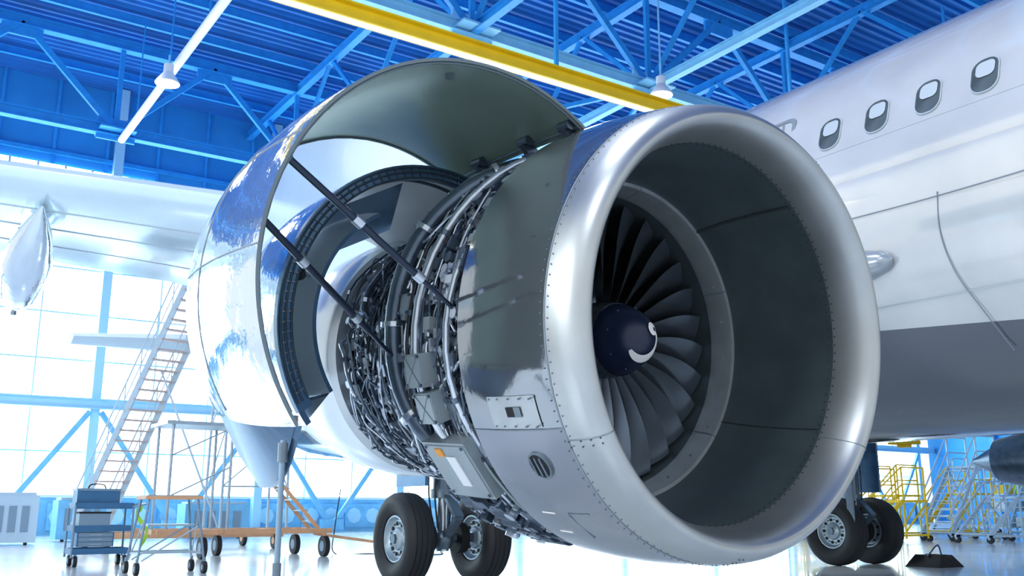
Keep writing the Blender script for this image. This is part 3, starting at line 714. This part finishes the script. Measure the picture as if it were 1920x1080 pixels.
b=B(); b.box((3.6,18.4,1.14),(.7,.42,.26),mTool); b.box((3.6,18.4,1.29),(.72,.44,.04),mToolG); b.tube([(3.45,18.4,1.3),(3.5,18.4,1.38),(3.7,18.4,1.38),(3.75,18.4,1.3)],.012,mDark,6,3); b.obj('toolbox',label='blue metal toolbox on top of the tool trolley',cat='toolbox')
b=B(); b.box((3.55,18.3,.76),(.5,.4,.26),mToolG); b.box((3.55,18.3,.90),(.52,.42,.03),mDark); b.obj('equipment_case',label='grey equipment case on the middle tray of the trolley',cat='case')
b=B(); vs=[];fs=[];N=9
for i in range(N):
    for j in range(N):
        u=i/(N-1);v=j/(N-1); vs.append((4.32+.1*math.sin(6*v)+.12*u,18.1+u*.3+.05*math.sin(9*v),.35+.65*v+.06*math.sin(7*u)))
for i in range(N-1):
    for j in range(N-1): a=i*N+j; fs.append((a,a+1,a+N+1,a+N))
b.add(vs,fs,mGreen); b.obj('safety_vest',label='yellow-green high-visibility vest draped on the trolley handle',cat='vest')
x,y=4.15,15.7
e=empty('step_trolley',(x,y,0),'bare metal rolling step stand with flat top','step stand')
b=B(); w,d=.85,.6
for a in(-1,1):
    for c in(-1,1): b.cyl((x+a*(w/2+.08),y+c*(d/2+.04),.1),(x+a*(w/2-.06),y+c*(d/2-.05),1.12),.018,mToolG,10)
    b.beam((x+a*(w/2+.03),y-d/2,.3),(x+a*(w/2+.03),y+d/2,.3),.03,.03,mAlu); b.cyl((x+a*(w/2-.05),y-d/2,.95),(x+a*(w/2+.05),y+d/2,.2),.012,mAlu,8)
for c in(-1,1): b.beam((x-w/2,y+c*d/2,.32),(x+w/2,y+c*d/2,.32),.03,.03,mAlu); b.cyl((x-w/2,y+c*d/2,.2),(x+w/2-.05,y+c*d/2,.7),.012,mAlu,8)
b.obj('frame',e)
b=B(); b.box((x,y,1.13),(.86,.6,.05),mOrange); b.box((x,y,1.16),(.8,.55,.02),mAlu); b.box((x,y,.72),(.7,.45,.03),mAlu); b.obj('platform',e)
for s in(-1,1):
    for c in(-1,1): b=B(); caster(b,(x+s*.5,y+c*.34,.09),.09); b.obj('caster_wheel',e)
e=empty('access_stairs',(6.5,25,0),'tall pale aluminium aircraft access stairs on a wheeled base','stairs')
P0=V((5.1,26.6,.5)); P1=V((7.2,24.4,7.6))
W=V((1,.2,0)).normalized()*.42
for s in(-1,1):
    b=B(); b.beam(P0+W*s,P1+W*s,.05,.16,mStair); b.obj('stringer',e)
for s in(-1,1):
    b=B(); b.tube([P0+W*s+V((0,0,.9)),P1+W*s+V((0,0,.95))],.022,mStair,8,0); b.tube([P0+W*s+V((0,0,.5)),P1+W*s+V((0,0,.5))],.016,mStair,8,0)
    for k in range(9): q=P0.lerp(P1,k/8)+W*s; b.cyl(q,q+V((0,0,.92)),.016,mStair,8)
    b.obj('handrail',e)
for k in range(28):
    q=P0.lerp(P1,(k+.5)/28); B().beam(q-W,q+W,.22,.035,mRust).obj('step',e)
b=B(); q=P1+V((1.0,-.4,0)); b.box(q,(1.6,1.2,.08),mStair)
for dx,dy in((-.75,-.55),(.75,-.55),(.75,.55),(-.75,.55)): b.cyl(q+V((dx,dy,0)),q+V((dx,dy,1.0)),.02,mStair,8); b.cyl(q+V((dx,dy,0)),V((q.x+dx*1.1,q.y+dy*1.2,.35)),.035,mStair,10)
for z in(.5,1.0): b.tube([q+V((-.75,-.55,z)),q+V((.75,-.55,z)),q+V((.75,.55,z)),q+V((-.75,.55,z))],.018,mStair,8,0)
for z in(1.5,3.0,4.5):
    b.beam((q.x-.8,q.y-.6,z),(q.x+.8,q.y-.6,z),.04,.04,mStair); b.beam((q.x-.8,q.y-.6,z),(q.x+.8,q.y-.6,z+1.4),.03,.03,mStair); b.beam((q.x+.8,q.y-.6,z),(q.x+.8,q.y+.6,z+1.4),.03,.03,mStair)
    b.beam((q.x-.8,q.y+.6,z),(q.x-.8,q.y-.6,z+1.4),.03,.03,mStair)
b.cyl(P0.lerp(P1,.55),(7.6,24,.4),.03,mStair,8)
b.obj('top_platform',e)
b=B()
for dy in(-1.0,1.4): b.beam((4.8,25+dy,.35),(9.2,25+dy,.35),.1,.12,mOrange)
for dx in(-1.6,.6,2.6): b.beam((6.5+dx,24,.35),(6.5+dx,26.4,.35),.1,.1,mOrange)
b.obj('base_frame',e)
for xx in(5.0,9.0):
    for yy in(24.0,26.4): b=B(); b.cyl((xx-.05,yy,.2),(xx+.05,yy,.2),.2,mTire,20); b.cyl((xx-.055,yy,.2),(xx+.055,yy,.2),.09,mOrange,14); b.beam((xx,yy,.2),(xx,yy,.36),.06,.04,mOrange); b.obj('caster_wheel',e)
e=empty('platform_trolley',(7.3,20,0),'orange wheeled work platform with inclined ladder','work platform')
b=B()
for yy in(19.4,20.8): b.beam((4.9,yy+.3,.52),(8.5,yy,.52),.09,.10,mOrange)
for xx in(5.0,6.2,7.4,8.4): b.beam((xx,19.5,.52),(xx,20.9,.52),.08,.08,mOrange)
b.beam((8.4,20.1,.45),(10.3,19.2,.16),.06,.06,mOrange)
b.obj('chassis',e)
for xx,yy in((5.9,19.7),(8.35,19.4),(6.6,21.0),(8.3,20.9)):
    b=B(); b.cyl((xx-.05,yy,.21),(xx+.05,yy,.21),.21,mTire,24); b.cyl((xx-.055,yy,.21),(xx+.055,yy,.21),.11,mToolG,14); b.beam((xx,yy,.2),(xx,yy,.5),.08,.05,mOrange); b.obj('wheel',e)
b=B()
for dy in(0,.5): b.beam((8.3,19.6+dy,.55),(6.6,20.2+dy,2.6),.05,.08,mOrange)
for k in range(9): q=V((8.3,19.6,.6)).lerp(V((6.6,20.2,2.6)),(k+.5)/9); b.beam(q,q+V((0,.5,0)),.14,.03,mAlu)
for dx in(5.2,6.4):
    for dy in(19.8,20.9): b.cyl((dx,dy,.5),(dx,dy,2.7),.03,mAlu,8)
b.box((5.9,20.35,2.65),(1.7,1.3,.07),mAlu)
for z in(1.2,2.0): b.beam((5.2,19.8,z),(6.4,19.8,z+.6),.03,.03,mAlu)
b.obj('ladder_frame',e)
b=B(); b.tube([(11.5,20,.012),(10.6,18.6,.012),(9.6,19.8,.012),(9.0,20.3,.012),(9.1,20.6,.5),(9.3,20.8,1.4)],.012,mDark,6,6); b.obj('cable',label='thin black cable trailing across the floor',cat='cable')
def machine(x,y,w,d,h,mat,name,label,cat):
    b=B(); b.box((x,y,h*.5),(w,d,h*.9),mat); b.box((x,y,h*.97),(w*.9,d*.9,h*.08),mPaleG)
    for k in range(4): b.box((x-w*.3+k*w*.2,y-d/2-.01,h*.5),(w*.12,.02,h*.5),mToolG)
    for s in(-1,1): b.cyl((x+s*w*.35-.04,y-d*.4,.08),(x+s*w*.35+.04,y-d*.4,.08),.08,mTire,12)
    b.obj(name,label=label,cat=cat)
machine(3.6,30.5,1.6,1.0,1.4,mPaleG,'ground_power_unit','pale grey ground power unit with vent slats','generator')
machine(6.0,33,1.4,1.0,1.3,mBlueP,'compressor','pale blue wheeled compressor cabinet','compressor')
machine(10.5,34,2.2,1.0,1.2,mBlueP,'workbench','pale blue steel workbench along the wall','workbench')
def stand(x,y,h,mat,label,cat='work stand'):
    e=empty('maintenance_stand',(x,y,0),label,cat)
    for s in(-.5,.5): b=B(); b.beam((x-1.4,y+s,.15),(x+.4,y+s,h),.06,.12,mat); b.obj('stringer',e)
    n=int(h/.25)
    for k in range(n): q=V((x-1.4,y,.15)).lerp(V((x+.4,y,h)),(k+.5)/n); B().beam(q-V((0,.5,0)),q+V((0,.5,0)),.2,.03,mAlu).obj('step',e)
    b=B(); b.box((x+1.0,y,h),(1.2,1.1,.07),mat)
    for dx in(.45,1.55):
        for s in(-.5,.5): b.cyl((x+dx,y+s,.1),(x+dx,y+s,h+1.0),.03,mat,8)
    for z in(.5,1.0):
        for s in(-.5,.5): b.tube([(x-1.4,y+s,.15+z),(x+.45,y+s,h+z),(x+1.55,y+s,h+z)],.025,mat,8,0)
    b.beam((x+.45,y-.5,.3),(x+1.55,y-.5,h-.1),.04,.04,mat); b.beam((x+.45,y+.5,h-.1),(x+1.55,y+.5,.3),.04,.04,mat)
    for dx in(-1.3,1.6):
        for s in(-.5,.5): b.cyl((x+dx-.04,y+s,.1),(x+dx+.04,y+s,.1),.1,mTire,14)
    b.beam((x-1.4,y-.5,.2),(x+1.6,y-.5,.2),.06,.06,mat); b.beam((x-1.4,y+.5,.2),(x+1.6,y+.5,.2),.06,.06,mat)
    b.obj('railing_frame',e)
stand(25.6,22.0,3.2,mYellow,'tall yellow maintenance steps with guard rails')
stand(28.2,20.2,1.4,mYellow,'low yellow wheeled maintenance steps')
stand(29.6,18.2,2.3,mStair,'silver maintenance steps with guard rails')
stand(33.0,20.4,1.5,mYellow,'low yellow steps in front of racks')
stand(33.5,17.6,2.4,mStair,'silver wheeled steps near storage racks')
stand(37.0,22.6,2.0,mStair,'silver guard-railed platform steps')
stand(33.5,26.0,2.6,mYellow,'yellow platform steps near the glazed wall')
stand(28.4,16.3,1.3,mStair,'low silver wheeled steps'); stand(25.8,18.4,1.2,mYellow,'small yellow wheeled steps')
def rack(x,y,label,w_=1.0):
    e=empty('storage_rack',(x,y,0),label,'rack')
    b=B()
    for dx in(-1,1):
        for dy in(-.4,.4): b.beam((x+dx,y+dy,0),(x+dx,y+dy,2.6),.06,.06,mBlueB)
    for z in(.3,.9,1.5,2.1,2.55): b.box((x,y,z),(2.05,.85,.05),mStair)
    b.obj('frame',e)
    for k in range(8):
        z=(.3,.9,1.5,2.1)[k//2]; w=rg.uniform(.4,.7); B().box((x-.5+(k%2)*1.0,y,z+.2),(w,.6,.34),rg.choice([mYellow,mToolG,mWhiteP,mGreen,mBox])).obj('storage_bin',e)
rack(36.8,18.4,'pale blue storage rack with assorted bins'); rack(34.5,15.2,'pale blue storage rack beside steps'); rack(29.4,23.8,'pale storage rack with yellow bins'); rack(36.6,20.4,'pale blue storage rack with mixed bins'); rack(31.2,15.0,'blue storage rack with pale bins')
b=B(); 
for k in range(2):
    o=k*.32; b.add([(15.2+o,9.8,0),(15.6+o,9.8,0),(15.6+o,10.45,0),(15.2+o,10.45,0),(15.35+o,9.85,.2),(15.45+o,10.4,.2)],[(0,3,2,1),(0,1,4),(3,5,2),(1,2,5,4),(0,4,5,3)],mDark)
b.tube([(15.35,10.1,.18),(15.5,10.0,.36),(15.75,10.1,.2)],.015,mSteelD,6,6); b.obj('wheel_chock',label='dark wheel chocks with carrying handle beside the landing gear',cat='chock')

# ---------------------------------------------------------------- lights
w=bpy.data.worlds.new('world'); sc.world=w; w.use_nodes=True
nt=w.node_tree; bg=nt.nodes['Background']; bg.inputs['Color'].default_value=(.92,.97,1,1); bg.inputs['Strength'].default_value=1.1
def area(loc,rot,size,en,col=(1,1,1)):
    l=bpy.data.lights.new('hangar_light','AREA'); l.energy=en; l.size=size; l.color=col; l.shape='SQUARE'
    o=bpy.data.objects.new('hangar_light',l); bpy.context.collection.objects.link(o); o.location=loc; o.rotation_euler=rot
for x,y in((2,5),(14,20),(4,28),(-6,-2)): area((x,y,13.3),(0,0,0),2.0,800,(.95,.98,1))
d=V((2.5,4.0,1.6))-V((-6.5,5.0,4.5)); area((-6.5,5.0,4.5),d.to_track_quat('-Z','Y').to_euler(),2.2,420,(.93,.98,1))  # added unseen fill light at the left, aimed to brighten the engine
